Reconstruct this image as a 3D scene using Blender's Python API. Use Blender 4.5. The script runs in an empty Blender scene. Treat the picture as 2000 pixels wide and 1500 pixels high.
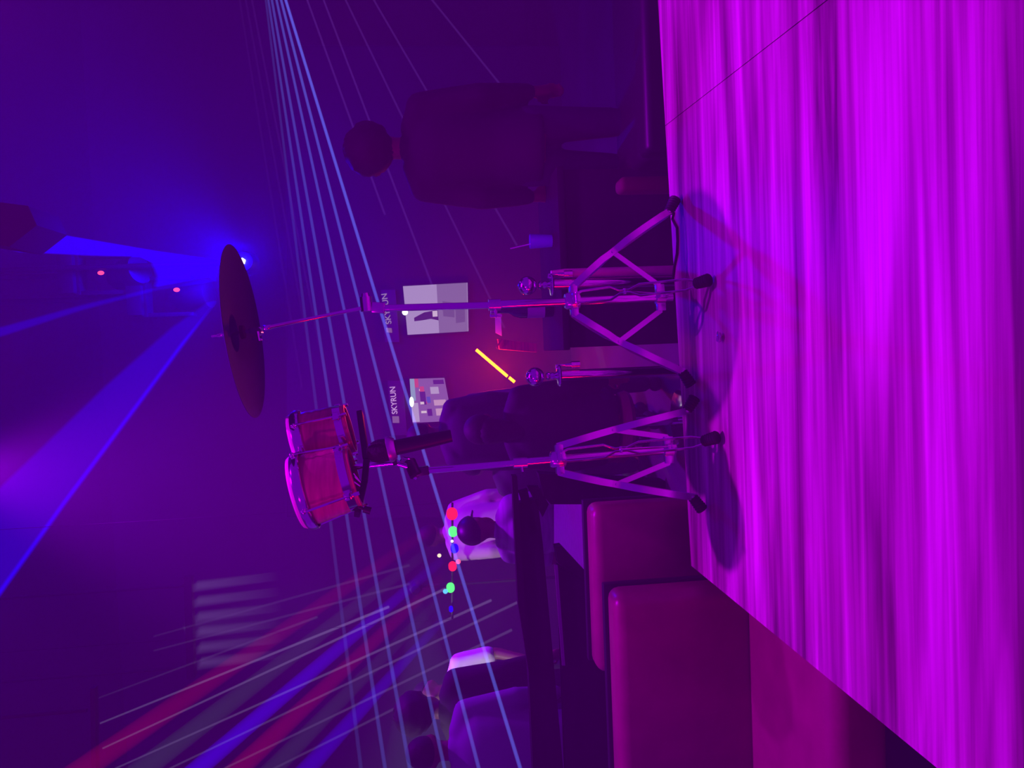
import bpy, bmesh, math, random
from mathutils import Vector, Matrix
random.seed(7)
sc = bpy.context.scene
C = sc.collection
PI = math.pi

# ------------------------------------------------------------------ camera
# The photograph is a portrait phone shot stored on its side: the camera is rolled a quarter turn.
F_PX = 1500.0
CAM = Vector((0.0, 0.0, 0.75))
PITCH, YAW, ROLL = math.radians(5.67), math.radians(-2.46), 0.045
FWD = Vector((math.sin(YAW) * math.cos(PITCH), math.cos(YAW) * math.cos(PITCH), -math.sin(PITCH)))
R0 = Vector((math.cos(YAW), -math.sin(YAW), 0)).normalized()
U0 = R0.cross(FWD).normalized()
RIGHT = R0 * math.cos(ROLL) - U0 * math.sin(ROLL)
UP = U0 * math.cos(ROLL) + R0 * math.sin(ROLL)
cam = bpy.data.cameras.new('camera')
cam.sensor_fit = 'HORIZONTAL'; cam.sensor_width = 36.0; cam.lens = F_PX / 2000 * 36.0
cam.clip_start = 0.02
cob = bpy.data.objects.new('camera', cam); C.objects.link(cob)
m = Matrix.Identity(4)
for i, col in enumerate((-UP, RIGHT, -FWD, CAM)):
    for j in range(3):
        m[j][i] = col[j]
cob.matrix_world = m
sc.camera = cob

# ------------------------------------------------------------------ pixel -> place
def ray(x, y):
    u, v = 1500 - y, x
    return RIGHT * ((u - 750) / F_PX) + UP * ((1000 - v) / F_PX) + FWD
def px(x, y, Y):
    d = ray(x, y); return CAM + d * ((Y - CAM.y) / d.y)
def pz(x, y, Z):
    d = ray(x, y); return CAM + d * ((Z - CAM.z) / d.z)
def psize(n, Y):
    return n * Y / F_PX

# ------------------------------------------------------------------ exposure, ambient, stage lamps, added white fill
sc.view_settings.view_transform = 'Standard'
sc.view_settings.look = 'None'
sc.view_settings.gamma = 1.0
sc.view_settings.use_curve_mapping = False
sc.view_settings.exposure = 0.0
sc.cycles.max_bounces = 5
sc.cycles.diffuse_bounces = 2
w = bpy.data.worlds.new('hall_glow'); sc.world = w; w.use_nodes = True
w.node_tree.nodes['Background'].inputs[0].default_value = (0.32, 0.0, 1.0, 1)
w.node_tree.nodes['Background'].inputs[1].default_value = 0.38
HAZE_DENSITY = 0.043

def lamp(name, kind, loc, energy, color, target=None, size=0.05, spot=1.2, blend=0.5):
    l = bpy.data.lights.new(name, kind); l.energy = energy; l.color = color
    if kind == 'AREA':
        l.size = size
    else:
        l.shadow_soft_size = size
    if kind == 'SPOT':
        l.spot_size = spot; l.spot_blend = blend
    o = bpy.data.objects.new(name, l); C.objects.link(o); o.location = loc
    if target is not None:
        o.rotation_euler = (Vector(target) - Vector(loc)).to_track_quat('-Z', 'Y').to_euler()
    return o
lamp('wash_spot', 'SPOT', (1.27, 2.1, 4.3), 480, (0.50, 0.0, 1.0), (0.75, 1.35, 0), 0.035, 1.15, 0.6)
lamp('wash_spot', 'SPOT', (0.05, 2.2, 4.3), 750, (0.60, 0.0, 1.0), (-0.05, 1.35, 0), 0.035, 1.25, 0.7)
lamp('side_wash', 'SPOT', (-2.6, 0.2, 1.35), 70, (0.8, 0.0, 0.8), (-0.15, 2.1, 1.0), 0.2, .40, 0.6)
lamp('white_shirt_fill', 'SPOT', (-3.6, 2.6, 2.2), 260, (1.0, 0.86, 1.0), px(950, 1270, 4.6), 0.08, .36, .7)  # added unseen fill that brightens the white shirt
lamp('front_wash', 'SPOT', (-1.3, -0.6, 2.3), 95, (0.9, 0.0, 0.75), (-0.30, 2.05, 1.0), 0.06, .34, 0.5)
lamp('red_side_lamp', 'SPOT', (-2.3, 0.7, -0.02), 34, (1.0, 0.0, 0.04), (0.1, 2.2, 0.35), 0.28, .6, 0.6)
lamp('hall_wash', 'SPOT', px(-120, 920, 4.5), 780, (0.40, 0.0, 1.0), px(-120, 920, 4.5) + Vector((-.12, .1, -1)), 0.08, 1.5, 1.0)
lamp('hall_wash', 'POINT', px(-110, -40, 4.5), 12, (0.62, 0.0, 1.0), None, 0.08)
lamp('white_crowd_spot', 'SPOT', px(360, 1225, 6.5), 120, (0.72, 0.58, 1.0), px(985, 1215, 4.9), 0.06, .72, .8)
lamp('blue_spill', 'POINT', px(473, 505, 5.9), 140, (0.0, 0.0, 1.0), None, 0.05)
lamp('blue_spill', 'SPOT', px(473, 505, 5.9), 420, (0.0, 0.0, 1.0), px(473, 505, 5.9) + Vector((0, -.2, 1)), 0.05, 3.1, 1.0)

# ------------------------------------------------------------------ materials
MATS = {}
def mat(name, color=(.5, .5, .5), rough=.5, metal=0.0, spec=.5, emit=None, estr=0.0, coat=0.0, noise=None, bump=0.0, aniso=0.0):
    if name in MATS: return MATS[name]
    mt = bpy.data.materials.new(name); mt.use_nodes = True
    nt = mt.node_tree; b = nt.nodes['Principled BSDF']
    b.inputs['Base Color'].default_value = (*color, 1); b.inputs['Roughness'].default_value = rough
    b.inputs['Metallic'].default_value = metal; b.inputs['Specular IOR Level'].default_value = spec
    b.inputs['Coat Weight'].default_value = coat
    if emit:
        b.inputs['Emission Color'].default_value = (*emit, 1); b.inputs['Emission Strength'].default_value = estr
    if noise or bump:
        tc = nt.nodes.new('ShaderNodeTexCoord'); mp = nt.nodes.new('ShaderNodeMapping')
        scale, amt = noise or ((20, 20, 20), 0.0)
        mp.inputs['Scale'].default_value = scale
        nz = nt.nodes.new('ShaderNodeTexNoise'); nz.inputs['Scale'].default_value = 1; nz.inputs['Detail'].default_value = 6
        nt.links.new(tc.outputs['Object'], mp.inputs['Vector']); nt.links.new(mp.outputs[0], nz.inputs['Vector'])
        if amt:
            rp = nt.nodes.new('ShaderNodeValToRGB')
            rp.color_ramp.elements[0].position = .3; rp.color_ramp.elements[1].position = .7
            rp.color_ramp.elements[0].color = (*[c * (1 - amt) for c in color], 1)
            rp.color_ramp.elements[1].color = (*[min(1, c * (1 + amt)) for c in color], 1)
            nt.links.new(nz.outputs['Fac'], rp.inputs[0]); nt.links.new(rp.outputs[0], b.inputs['Base Color'])
        if bump:
            bp = nt.nodes.new('ShaderNodeBump'); bp.inputs['Strength'].default_value = bump; bp.inputs['Distance'].default_value = .01
            nt.links.new(nz.outputs['Fac'], bp.inputs['Height']); nt.links.new(bp.outputs[0], b.inputs['Normal'])
    MATS[name] = mt
    return mt
def glow(name, color, strength):
    if name in MATS: return MATS[name]
    mt = bpy.data.materials.new(name); mt.use_nodes = True; nt = mt.node_tree
    nt.nodes.remove(nt.nodes['Principled BSDF'])
    e = nt.nodes.new('ShaderNodeEmission'); e.inputs[0].default_value = (*color, 1); e.inputs[1].default_value = strength
    nt.links.new(e.outputs[0], nt.nodes['Material Output'].inputs['Surface'])
    mt.cycles.emission_sampling = 'AUTO' if strength > 5 else 'NONE'
    MATS[name] = mt; return mt
def beam_mat(color, strength):  # beams glow by their own volume emission, not by scattered lamp light
    name = 'glowing_haze_%.2f_%.2f_%.2f_%.3f' % (*color, strength)
    if name in MATS: return MATS[name]
    mt = bpy.data.materials.new(name); mt.use_nodes = True; nt = mt.node_tree
    nt.nodes.remove(nt.nodes['Principled BSDF'])
    e = nt.nodes.new('ShaderNodeEmission'); e.inputs[0].default_value = (*color, 1); e.inputs[1].default_value = strength
    nt.links.new(e.outputs[0], nt.nodes['Material Output'].inputs['Volume'])
    mt.cycles.homogeneous_volume = True; mt.cycles.emission_sampling = 'NONE'
    MATS[name] = mt; return mt

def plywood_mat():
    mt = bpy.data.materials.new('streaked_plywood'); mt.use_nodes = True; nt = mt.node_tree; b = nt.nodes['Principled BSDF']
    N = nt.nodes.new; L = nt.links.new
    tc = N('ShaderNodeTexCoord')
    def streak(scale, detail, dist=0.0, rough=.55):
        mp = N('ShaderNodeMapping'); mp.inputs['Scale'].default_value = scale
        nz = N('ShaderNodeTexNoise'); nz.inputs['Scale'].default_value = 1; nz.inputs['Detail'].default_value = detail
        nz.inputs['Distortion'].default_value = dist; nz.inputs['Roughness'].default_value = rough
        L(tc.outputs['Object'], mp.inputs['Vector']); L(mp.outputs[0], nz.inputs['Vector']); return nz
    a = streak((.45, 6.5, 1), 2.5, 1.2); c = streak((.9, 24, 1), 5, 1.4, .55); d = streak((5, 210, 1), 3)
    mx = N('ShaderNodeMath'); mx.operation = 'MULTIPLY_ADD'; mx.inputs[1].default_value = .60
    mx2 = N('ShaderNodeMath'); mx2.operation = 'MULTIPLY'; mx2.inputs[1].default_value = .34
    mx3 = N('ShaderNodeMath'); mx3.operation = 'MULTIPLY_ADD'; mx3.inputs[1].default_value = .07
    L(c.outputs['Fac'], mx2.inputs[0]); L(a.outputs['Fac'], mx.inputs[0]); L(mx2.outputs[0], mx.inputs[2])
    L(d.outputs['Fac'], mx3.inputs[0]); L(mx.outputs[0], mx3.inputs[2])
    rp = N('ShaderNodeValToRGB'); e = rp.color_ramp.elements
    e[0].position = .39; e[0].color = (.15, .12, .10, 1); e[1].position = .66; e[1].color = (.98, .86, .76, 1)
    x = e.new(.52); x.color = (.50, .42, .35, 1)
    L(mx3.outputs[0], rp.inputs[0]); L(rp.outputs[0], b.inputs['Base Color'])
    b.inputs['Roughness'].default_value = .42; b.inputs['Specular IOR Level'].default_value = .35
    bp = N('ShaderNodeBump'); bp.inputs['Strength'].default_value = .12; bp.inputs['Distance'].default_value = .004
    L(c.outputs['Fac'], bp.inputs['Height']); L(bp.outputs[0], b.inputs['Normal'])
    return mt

CHROME = mat('chrome', (.86, .85, .88), .09, 1.0)
STRAP = mat('polished_strap_steel', (.80, .79, .83), .22, 1.0)
RUBBER = mat('black_rubber', (.022, .02, .024), .6, bump=.2)
BLACK = mat('black_paint', (.020, .018, .024), .45)
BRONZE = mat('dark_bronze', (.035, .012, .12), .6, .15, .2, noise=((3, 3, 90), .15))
DRUMWOOD = mat('red_stained_wood', (.50, .055, .17), .3, coat=.5, noise=((6, 6, 60), .35))
WOODRAW = mat('raw_drum_wood', (.70, .28, .12), .5)
SKIN_HEAD = mat('cream_drumhead', (.90, .80, .72), .35)
PLY = plywood_mat()
LEATHER = mat('red_leather', (.29, .007, .115), .36, noise=((9, 9, 9), .12), bump=.12)
PIPING = mat('black_piping', (.02, .016, .02), .5)
WALL = mat('dark_wall_paint', (.05, .045, .06), .8, noise=((1.2, 1.2, 1.2), .25))
FLOORM = mat('dark_hall_floor', (.05, .045, .06), .75, noise=((2, 2, 2), .3))
CEILM = mat('black_ceiling', (.02, .02, .024), .9)

# ------------------------------------------------------------------ mesh helpers
def frame(d):
    d = Vector(d).normalized(); a = Vector((0, 0, 1)) if abs(d.z) < .9 else Vector((1, 0, 0))
    s = d.cross(a).normalized(); return s, s.cross(d).normalized(), d
def add_tube(bm, pts, radii, n=14, cap=True):
    pts = [Vector(p) for p in pts]
    if not hasattr(radii, '__len__'): radii = [radii] * len(pts)
    rings = []; s_prev = None
    for i, p in enumerate(pts):
        d = pts[min(i + 1, len(pts) - 1)] - pts[max(i - 1, 0)]
        s, t, d = frame(d)
        if s_prev is not None:
            s = (s_prev - d * s_prev.dot(d)).normalized(); t = s.cross(d)
        s_prev = s
        rings.append([bm.verts.new(p + (s * math.cos(2 * PI * k / n) + t * math.sin(2 * PI * k / n)) * radii[i]) for k in range(n)])
    for a, b in zip(rings, rings[1:]):
        for k in range(n):
            bm.faces.new((a[k], a[(k + 1) % n], b[(k + 1) % n], b[k]))
    if cap:
        bm.faces.new(list(reversed(rings[0]))); bm.faces.new(rings[-1])
def add_lathe(bm, prof, origin, axis, n=32, close=False):
    """prof: list of (radius, height along axis)"""
    s, t, d = frame(axis); o = Vector(origin); rings = []
    for r, h in prof:
        if r < 1e-6: rings.append([bm.verts.new(o + d * h)])
        else: rings.append([bm.verts.new(o + d * h + (s * math.cos(2 * PI * k / n) + t * math.sin(2 * PI * k / n)) * r) for k in range(n)])
    prs = list(zip(rings, rings[1:])) + ([(rings[-1], rings[0])] if close else [])
    for a, b in prs:
        for k in range(n):
            k2 = (k + 1) % n
            if len(a) == 1 and len(b) == 1: continue
            if len(a) == 1: bm.faces.new((a[0], b[k2], b[k]))
            elif len(b) == 1: bm.faces.new((a[k], a[k2], b[0]))
            else: bm.faces.new((a[k], a[k2], b[k2], b[k]))
def add_box(bm, c, size, ax=None, bevel=0.0):
    c = Vector(c); X, Y, Z = ax if ax else (Vector((1, 0, 0)), Vector((0, 1, 0)), Vector((0, 0, 1)))
    t = bmesh.new(); bmesh.ops.create_cube(t, size=1)
    for v in t.verts: v.co = Vector((v.co.x * size[0], v.co.y * size[1], v.co.z * size[2]))
    if bevel: bmesh.ops.bevel(t, geom=list(t.edges), offset=bevel, segments=2, affect='EDGES', profile=.6)
    mp = {v: bm.verts.new(c + X * v.co.x + Y * v.co.y + Z * v.co.z) for v in t.verts}
    for f in t.faces: bm.faces.new([mp[v] for v in f.verts])
    t.free()
def add_bar(bm, a, b, width, thick, side, bevel=0.0):
    """box bar a->b; thickness along side, width across"""
    a, b = Vector(a), Vector(b); d = (b - a); L = d.length; d.normalize()
    s = (Vector(side) - d * Vector(side).dot(d)).normalized(); t = d.cross(s)
    add_box(bm, (a + b) / 2, (L, thick, width), (d, s, t), bevel)
def add_ribbon(bm, pts, wdir, width, thick, side):
    """strap: path pts, flat face spans wdir*width, thickness along side"""
    rows = []
    for i, p in enumerate(pts):
        p = Vector(p); d = (Vector(pts[min(i + 1, len(pts) - 1)]) - Vector(pts[max(i - 1, 0)])).normalized()
        wv = d.cross(Vector(side)).normalized() * (width / 2); sv = wv.cross(d).normalized() * (thick / 2)
        rows.append([bm.verts.new(p + wv + sv), bm.verts.new(p - wv + sv), bm.verts.new(p - wv - sv), bm.verts.new(p + wv - sv)])
    for a, b in zip(rows, rows[1:]):
        for k in range(4): bm.faces.new((a[k], a[(k + 1) % 4], b[(k + 1) % 4], b[k]))
    bm.faces.new(rows[0][::-1]); bm.faces.new(rows[-1])
def add_prism(bm, poly, ext):
    """extrude a 3D polygon along vector ext"""
    a = [bm.verts.new(Vector(p)) for p in poly]; b = [bm.verts.new(Vector(p) + Vector(ext)) for p in poly]
    bm.faces.new(a[::-1]); bm.faces.new(b); n = len(a)
    for k in range(n): bm.faces.new((a[k], a[(k + 1) % n], b[(k + 1) % n], b[k]))
_SPH = {}
def add_ball(bm, c, r, seg=16, ring=10, mtx=None):
    if not hasattr(r, '__len__'): r = (r, r, r)
    key = (seg, ring)
    if key not in _SPH:
        vs_ = [(0, 0, 1)]
        for i in range(1, ring):
            th = PI * i / ring
            vs_ += [(math.sin(th) * math.cos(2 * PI * k / seg), math.sin(th) * math.sin(2 * PI * k / seg), math.cos(th)) for k in range(seg)]
        vs_.append((0, 0, -1)); fs = []; last = len(vs_) - 1
        for k in range(seg):
            k2 = (k + 1) % seg; fs.append((0, 1 + k, 1 + k2))
            for i in range(ring - 2):
                o = 1 + i * seg; fs.append((o + k, o + seg + k, o + seg + k2, o + k2))
            o = 1 + (ring - 2) * seg; fs.append((o + k, last, o + k2))
        _SPH[key] = (vs_, fs)
    vs_, fs = _SPH[key]; c = Vector(c); R3 = mtx.to_3x3() if mtx is not None else None
    nv = []
    for v in vs_:
        p = Vector((v[0] * r[0], v[1] * r[1], v[2] * r[2]))
        nv.append(bm.verts.new(c + (R3 @ p if R3 else p)))
    for f in fs: bm.faces.new([nv[i] for i in f])
def add_loft(bm, rings, n=20):
    """rings: (centre, rx, ry) stacked ellipses, closed at both ends"""
    rs = [[bm.verts.new(Vector(c) + Vector((rx * math.cos(2 * PI * k / n), ry * math.sin(2 * PI * k / n), 0))) for k in range(n)] for c, rx, ry in rings]
    for a, b in zip(rs, rs[1:]):
        for k in range(n): bm.faces.new((a[k], a[(k + 1) % n], b[(k + 1) % n], b[k]))
    bm.faces.new(rs[0][::-1]); bm.faces.new(rs[-1])

def base_of(p):
    v = Vector((0, 0, 0))
    while p is not None: v += p.location; p = p.parent
    return v
def obj(name, bm, material, parent=None, smooth=True, angle=40, local=False):
    me = bpy.data.meshes.new(name)
    if parent is not None and not local:
        off = base_of(parent)
        for v in bm.verts: v.co -= off
    bmesh.ops.recalc_face_normals(bm, faces=list(bm.faces))
    if smooth:
        for f in bm.faces: f.smooth = True
        for e in bm.edges:
            if len(e.link_faces) == 2 and e.calc_face_angle(0) > math.radians(angle): e.smooth = False
    bm.to_mesh(me); bm.free(); me.materials.append(material)
    o = bpy.data.objects.new(name, me); C.objects.link(o); o.parent = parent
    return o
def tag(o, label=None, cat=None, group=None, kind=None):
    if label: o['label'] = label
    if cat: o['category'] = cat
    if group: o['group'] = group
    if kind: o['kind'] = kind
    return o
def thing(name, label, cat, loc, group=None, rz=0):
    o = bpy.data.objects.new(name, None); C.objects.link(o); o.location = loc; o.rotation_euler = (0, 0, rz)
    o.empty_display_size = .1
    return tag(o, label, cat, group)
def B(): return bmesh.new()

# ================================================================== the setting
HALL = -0.55
bm = B(); add_box(bm, (0, 4.0, HALL - .05), (16, 16, .1)); tag(obj('floor', bm, FLOORM), kind='structure')
bm = B(); add_box(bm, (0, 9.6, 2.0), (16, .2, 5.3)); tag(obj('wall_back', bm, WALL), kind='structure')
bm = B(); add_box(bm, (0, 6.6, 4.75), (16, 6.2, .1)); tag(obj('ceiling', bm, CEILM), kind='structure')

# stage platform with plywood sheets; outline read off the two visible edges
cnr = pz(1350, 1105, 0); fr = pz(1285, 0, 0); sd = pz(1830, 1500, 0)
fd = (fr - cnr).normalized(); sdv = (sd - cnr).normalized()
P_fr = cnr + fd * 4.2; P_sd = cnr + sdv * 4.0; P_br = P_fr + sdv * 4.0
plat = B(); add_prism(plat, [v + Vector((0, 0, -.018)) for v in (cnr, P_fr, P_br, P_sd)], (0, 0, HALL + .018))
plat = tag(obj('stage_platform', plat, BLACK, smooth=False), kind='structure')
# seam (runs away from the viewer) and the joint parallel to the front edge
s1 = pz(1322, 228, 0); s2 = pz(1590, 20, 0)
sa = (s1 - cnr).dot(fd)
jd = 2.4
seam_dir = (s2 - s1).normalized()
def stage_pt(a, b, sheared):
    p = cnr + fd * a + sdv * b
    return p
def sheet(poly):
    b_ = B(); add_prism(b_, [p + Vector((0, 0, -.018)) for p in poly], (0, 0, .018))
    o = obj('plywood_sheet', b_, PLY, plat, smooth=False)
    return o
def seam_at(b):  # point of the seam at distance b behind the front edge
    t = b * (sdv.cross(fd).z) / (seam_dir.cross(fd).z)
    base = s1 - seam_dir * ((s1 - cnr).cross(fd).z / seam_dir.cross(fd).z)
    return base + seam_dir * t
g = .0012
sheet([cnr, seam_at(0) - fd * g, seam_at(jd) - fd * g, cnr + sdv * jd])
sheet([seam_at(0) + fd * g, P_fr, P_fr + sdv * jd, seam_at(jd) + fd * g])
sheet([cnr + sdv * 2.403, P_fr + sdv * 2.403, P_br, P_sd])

# haze filling the hall
hz = bpy.data.materials.new('thin_haze'); hz.use_nodes = True; nt = hz.node_tree
nt.nodes.remove(nt.nodes['Principled BSDF']); vs = nt.nodes.new('ShaderNodeVolumeScatter')
hz.cycles.homogeneous_volume = True; hz.cycles.volume_sampling = 'EQUIANGULAR'
vs.inputs['Density'].default_value = HAZE_DENSITY; vs.inputs['Anisotropy'].default_value = -.2
nt.links.new(vs.outputs[0], nt.nodes['Material Output'].inputs['Volume'])
bm = B(); add_box(bm, (0, 3.4, 2.05), (13, 12, 5.16))
tag(obj('haze', bm, hz, smooth=False), 'thin purple haze filling the whole club hall', 'haze', kind='stuff')

# ================================================================== tripod stands
def tripod(root, base, hub_z, low_z, feet, near_idx, tube_r, hub_axis):
    """three double-strap legs with rubber feet, folding braces, two collars; hub_axis(z) gives the tube centre"""
    ht, lo = hub_axis(hub_z), hub_axis(low_z)
    bm = B(); add_lathe(bm, [(tube_r, -.02), (tube_r + .010, -.02), (tube_r + .012, -.012), (tube_r + .012, .016), (tube_r + .008, .022), (tube_r, .022)], ht, (0, 0, 1), 24, True)
    for f in feet:
        d = Vector((f.x - ht.x, f.y - ht.y, 0)).normalized(); s = Vector((-d.y, d.x, 0))
        add_box(bm, ht + d * (tube_r + .018) + Vector((0, 0, -.004)), (.022, .030, .022), (d, s, Vector((0, 0, 1))), .003)
    obj('hub_collar', bm, STRAP, root)
    bm = B(); add_lathe(bm, [(tube_r, -.012), (tube_r + .007, -.012), (tube_r + .007, .014), (tube_r, .014)], lo, (0, 0, 1), 24, True)
    for f in feet:
        d = Vector((f.x - lo.x, f.y - lo.y, 0)).normalized(); s = Vector((-d.y, d.x, 0))
        add_box(bm, lo + d * (tube_r + .014), (.024, .016, .026), (d, s, Vector((0, 0, 1))), .002)
    obj('brace_collar', bm, STRAP, root)
    for f in feet:
        d = Vector((f.x - ht.x, f.y - ht.y, 0)); R_ = d.length; d.normalize(); s = Vector((-d.y, d.x, 0))
        a = ht + d * (tube_r + .024); e = Vector((f.x, f.y, .030)) - d * .035
        bow = lambda t: Vector((0, 0, 1)) * (.018 * math.sin(PI * t))
        P = lambda t: a.lerp(e, t) + bow(t)
        def off(t):
            ks = [(0, .008), (.07, .017), (.34, .018), (.42, .004), (.50, .004), (.58, .016), (.90, .015), (1.0, .004)]
            for (t0, v0), (t1, v1) in zip(ks, ks[1:]):
                if t <= t1: return v0 + (v1 - v0) * (t - t0) / (t1 - t0)
            return .004
        ts = [0, .07, .2, .34, .42, .50, .58, .74, .90, 1.0]
        leg = None
        bm = B()
        add_ribbon(bm, [P(t) + s * off(t) for t in ts], None, .019, .0022, s)
        add_ribbon(bm, [P(t) - s * off(t) for t in ts], None, .019, .0022, s)
        for t in (.02, .46, .97):   # rivets join the two straps
            add_tube(bm, [P(t) - s * (off(t) + .004), P(t) + s * (off(t) + .004)], .0045, 10)
        leg = obj('leg', bm, STRAP, root)
        # ribbed rubber foot
        fd_ = (Vector((f.x, f.y, .014)) - P(.86)).normalized(); q0 = P(.97); fl = .062
        tip = Vector((f.x, f.y, .0165))
        bm = B(); rr = []; pp = []
        for k in range(13):
            t = k / 12; pp.append(q0.lerp(tip, t)); rr.append((.013 + .003 * t) + (.0025 if k % 2 else 0))
        add_tube(bm, pp, rr, 14)
        zmin = min(v.co.z for v in bm.verts)
        for v in bm.verts: v.co.z = max(v.co.z, .0005)
        obj('rubber_foot', bm, RUBBER, leg)
        # brace from lower collar to the pinch of the leg
        bm = B(); b0 = lo + d * (tube_r + .024); b1 = P(.46)
        add_ribbon(bm, [b0, b0.lerp(b1, .5), b1], None, .015, .0022, s)
        add_tube(bm, [b0 - s * .006, b0 + s * .006], .004, 10)
        obj('brace', bm, STRAP, root)

def wing_nut(bm, c, axis, wing):
    s, t, d = frame(axis); wv = Vector(wing) - d * Vector(wing).dot(d); wv.normalize()
    c = Vector(c); add_lathe(bm, [(0, 0), (.006, 0), (.0055, .012), (0, .012)], c, d, 12)
    for k in (-1, 1):
        add_bar(bm, c + wv * k * .004 + d * .006, c + wv * k * .019 + d * .013, .011, .003, d.cross(wv), .001)

# ---- cymbal stand
CY = 2.17
top_c = px(750, 602.5, CY); bot_c = px(1290, 581, CY)
def cyl_axis(z):
    t = (z - bot_c.z) / (top_c.z - bot_c.z); return bot_c.lerp(top_c, t)
hz1 = px(1118, 589, CY).z; lz1 = bot_c.z
feet1 = [pz(1330, 388, 0), pz(1397, 546, 0), pz(1361, 752, 0)]
root = thing('cymbal_stand', 'chrome tripod cymbal stand with a slim angled boom rod, under the dark cymbal', 'cymbal stand', Vector((bot_c.x, bot_c.y, 0)))
tripod(root, bot_c, hz1, lz1, feet1, 1, .0125, cyl_axis)
bm = B(); add_tube(bm, [cyl_axis(lz1 - .035), px(955, 596, CY)], .0122, 20); obj('lower_tube', bm, CHROME, root)
bm = B(); add_tube(bm, [px(960, 596, CY), px(745, 602, CY)], .0098, 20); obj('upper_tube', bm, CHROME, root)
mc = px(966, 595.5, CY); up1 = (top_c - bot_c).normalized()
bm = B(); add_lathe(bm, [(.0125, -.017), (.0165, -.017), (.0165, .017), (.0098, .017)], mc, up1, 24, True)
add_tube(bm, [mc + Vector((-.012, -.008, 0)), mc + Vector((-.032, -.020, -.002))], .0038, 10)
add_bar(bm, mc + Vector((-.032, -.020, .016)), mc + Vector((-.032, -.020, -.018)), .008, .006, (0, 1, 0), .002)
obj('height_collar', bm, STRAP, root)
# tilt joint of the boom
j0 = px(735, 602, CY); j1 = px(716, 598, CY)
bm = B(); add_bar(bm, px(752, 602, CY), px(726, 600, CY), .030, .020, (0, 1, 0), .004)
add_tube(bm, [j1 + Vector((-.014, 0, 0)), j1 + Vector((.026, 0, .002))], .0165, 18)
add_tube(bm, [j1 + Vector((.026, 0, .002)), j1 + Vector((.036, 0, .003))], [.012, .010], 14)
obj('boom_joint', bm, STRAP, root)
rod_b, rod_t = px(716, 600, CY), px(516, 641, CY)
bm = B(); add_tube(bm, [rod_b, rod_t.lerp(rod_b, .07), rod_t.lerp(rod_b, .06), rod_t], [.0052, .0052, .0072, .0072], 16); obj('boom_rod', bm, CHROME, root)
# tilter with wing screw, then the sleeve through the cymbal
tl = px(503, 645, CY)
bm = B(); add_tube(bm, [tl + Vector((-.004, -.012, 0)), tl + Vector((-.004, .014, 0))], .0125, 16)
add_bar(bm, px(512, 643, CY), px(486, 647, CY), .014, .012, (0, 1, 0), .003)
add_tube(bm, [tl + Vector((-.004, -.014, -.002)), tl + Vector((-.030, -.016, -.006))], .004, 10)
add_bar(bm, tl + Vector((-.024, -.016, .012)), tl + Vector((-.026, -.016, -.014)), .006, .005, (0, 1, 0), .0015)
obj('tilter', bm, CHROME, root)
cax = (px(415, 656.5, CY) - px(500, 645, CY)).normalized()
sl0, sl1 = px(496, 646, CY), px(413, 657, CY)
bm = B(); add_tube(bm, [sl0, sl0.lerp(sl1, .55), sl0.lerp(sl1, .56), sl1], [.0062, .005, .0032, .0032], 14); obj('sleeve', bm, CHROME, root)
cyc = px(463, 650, CY)
bm = B(); add_lathe(bm, [(.0055, -.020), (.018, -.020), (.019, -.010), (.0055, -.010)], cyc, cax, 20, True); obj('felt_washer', bm, mat('dark_felt', (.05, .03, .06), .95), root)
bm = B(); wing_nut(bm, cyc + cax * .040, cax, (0, 1, 0)); obj('wing_nut', bm, CHROME, root)
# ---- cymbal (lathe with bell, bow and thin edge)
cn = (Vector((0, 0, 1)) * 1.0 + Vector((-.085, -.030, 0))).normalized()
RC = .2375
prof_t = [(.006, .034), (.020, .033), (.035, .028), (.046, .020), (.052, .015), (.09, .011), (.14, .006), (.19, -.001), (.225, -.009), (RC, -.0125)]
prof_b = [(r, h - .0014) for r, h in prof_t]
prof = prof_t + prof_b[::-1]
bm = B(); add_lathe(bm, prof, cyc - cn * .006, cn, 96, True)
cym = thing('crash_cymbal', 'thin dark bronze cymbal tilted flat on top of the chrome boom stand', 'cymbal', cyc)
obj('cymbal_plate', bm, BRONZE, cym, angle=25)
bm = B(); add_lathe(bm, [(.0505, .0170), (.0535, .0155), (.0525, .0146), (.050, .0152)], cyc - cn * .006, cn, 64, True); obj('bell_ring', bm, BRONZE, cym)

# ---- bongo stand
BY = 2.10
btop = px(845, 918, BY); bbot = px(1312, 878, BY)
def b_axis(z):
    t = (z - bbot.z) / (btop.z - bbot.z); return bbot.lerp(btop, t)
hz2 = px(1090, 900, BY).z; lz2 = px(1306, 880, BY).z
feet2 = [pz(1368, 776, 0), pz(1413, 853, 0), pz(1383, 995, 0)]
root = thing('bongo_stand', 'chrome tripod drum stand with short straight tube, carrying the pair of bongos', 'drum stand', Vector((bbot.x, bbot.y, 0)))
tripod(root, bbot, hz2, lz2, feet2, 1, .0115, b_axis)
bm = B(); add_tube(bm, [b_axis(lz2 - .02), px(1010, 904, BY)], .0112, 20); obj('lower_tube', bm, CHROME, root)
bm = B(); add_tube(bm, [px(1012, 904, BY), px(832, 919, BY)], .0092, 20); obj('upper_tube', bm, CHROME, root)
mc = px(1016, 904, BY)
bm = B(); add_lathe(bm, [(.0115, -.019), (.0155, -.019), (.0155, .019), (.0092, .019)], mc, (0, 0, 1), 24, True)
add_tube(bm, [mc + Vector((-.01, -.01, -.002)), mc + Vector((-.024, -.018, -.004))], .004, 10); obj('height_collar', bm, STRAP, root)
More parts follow.
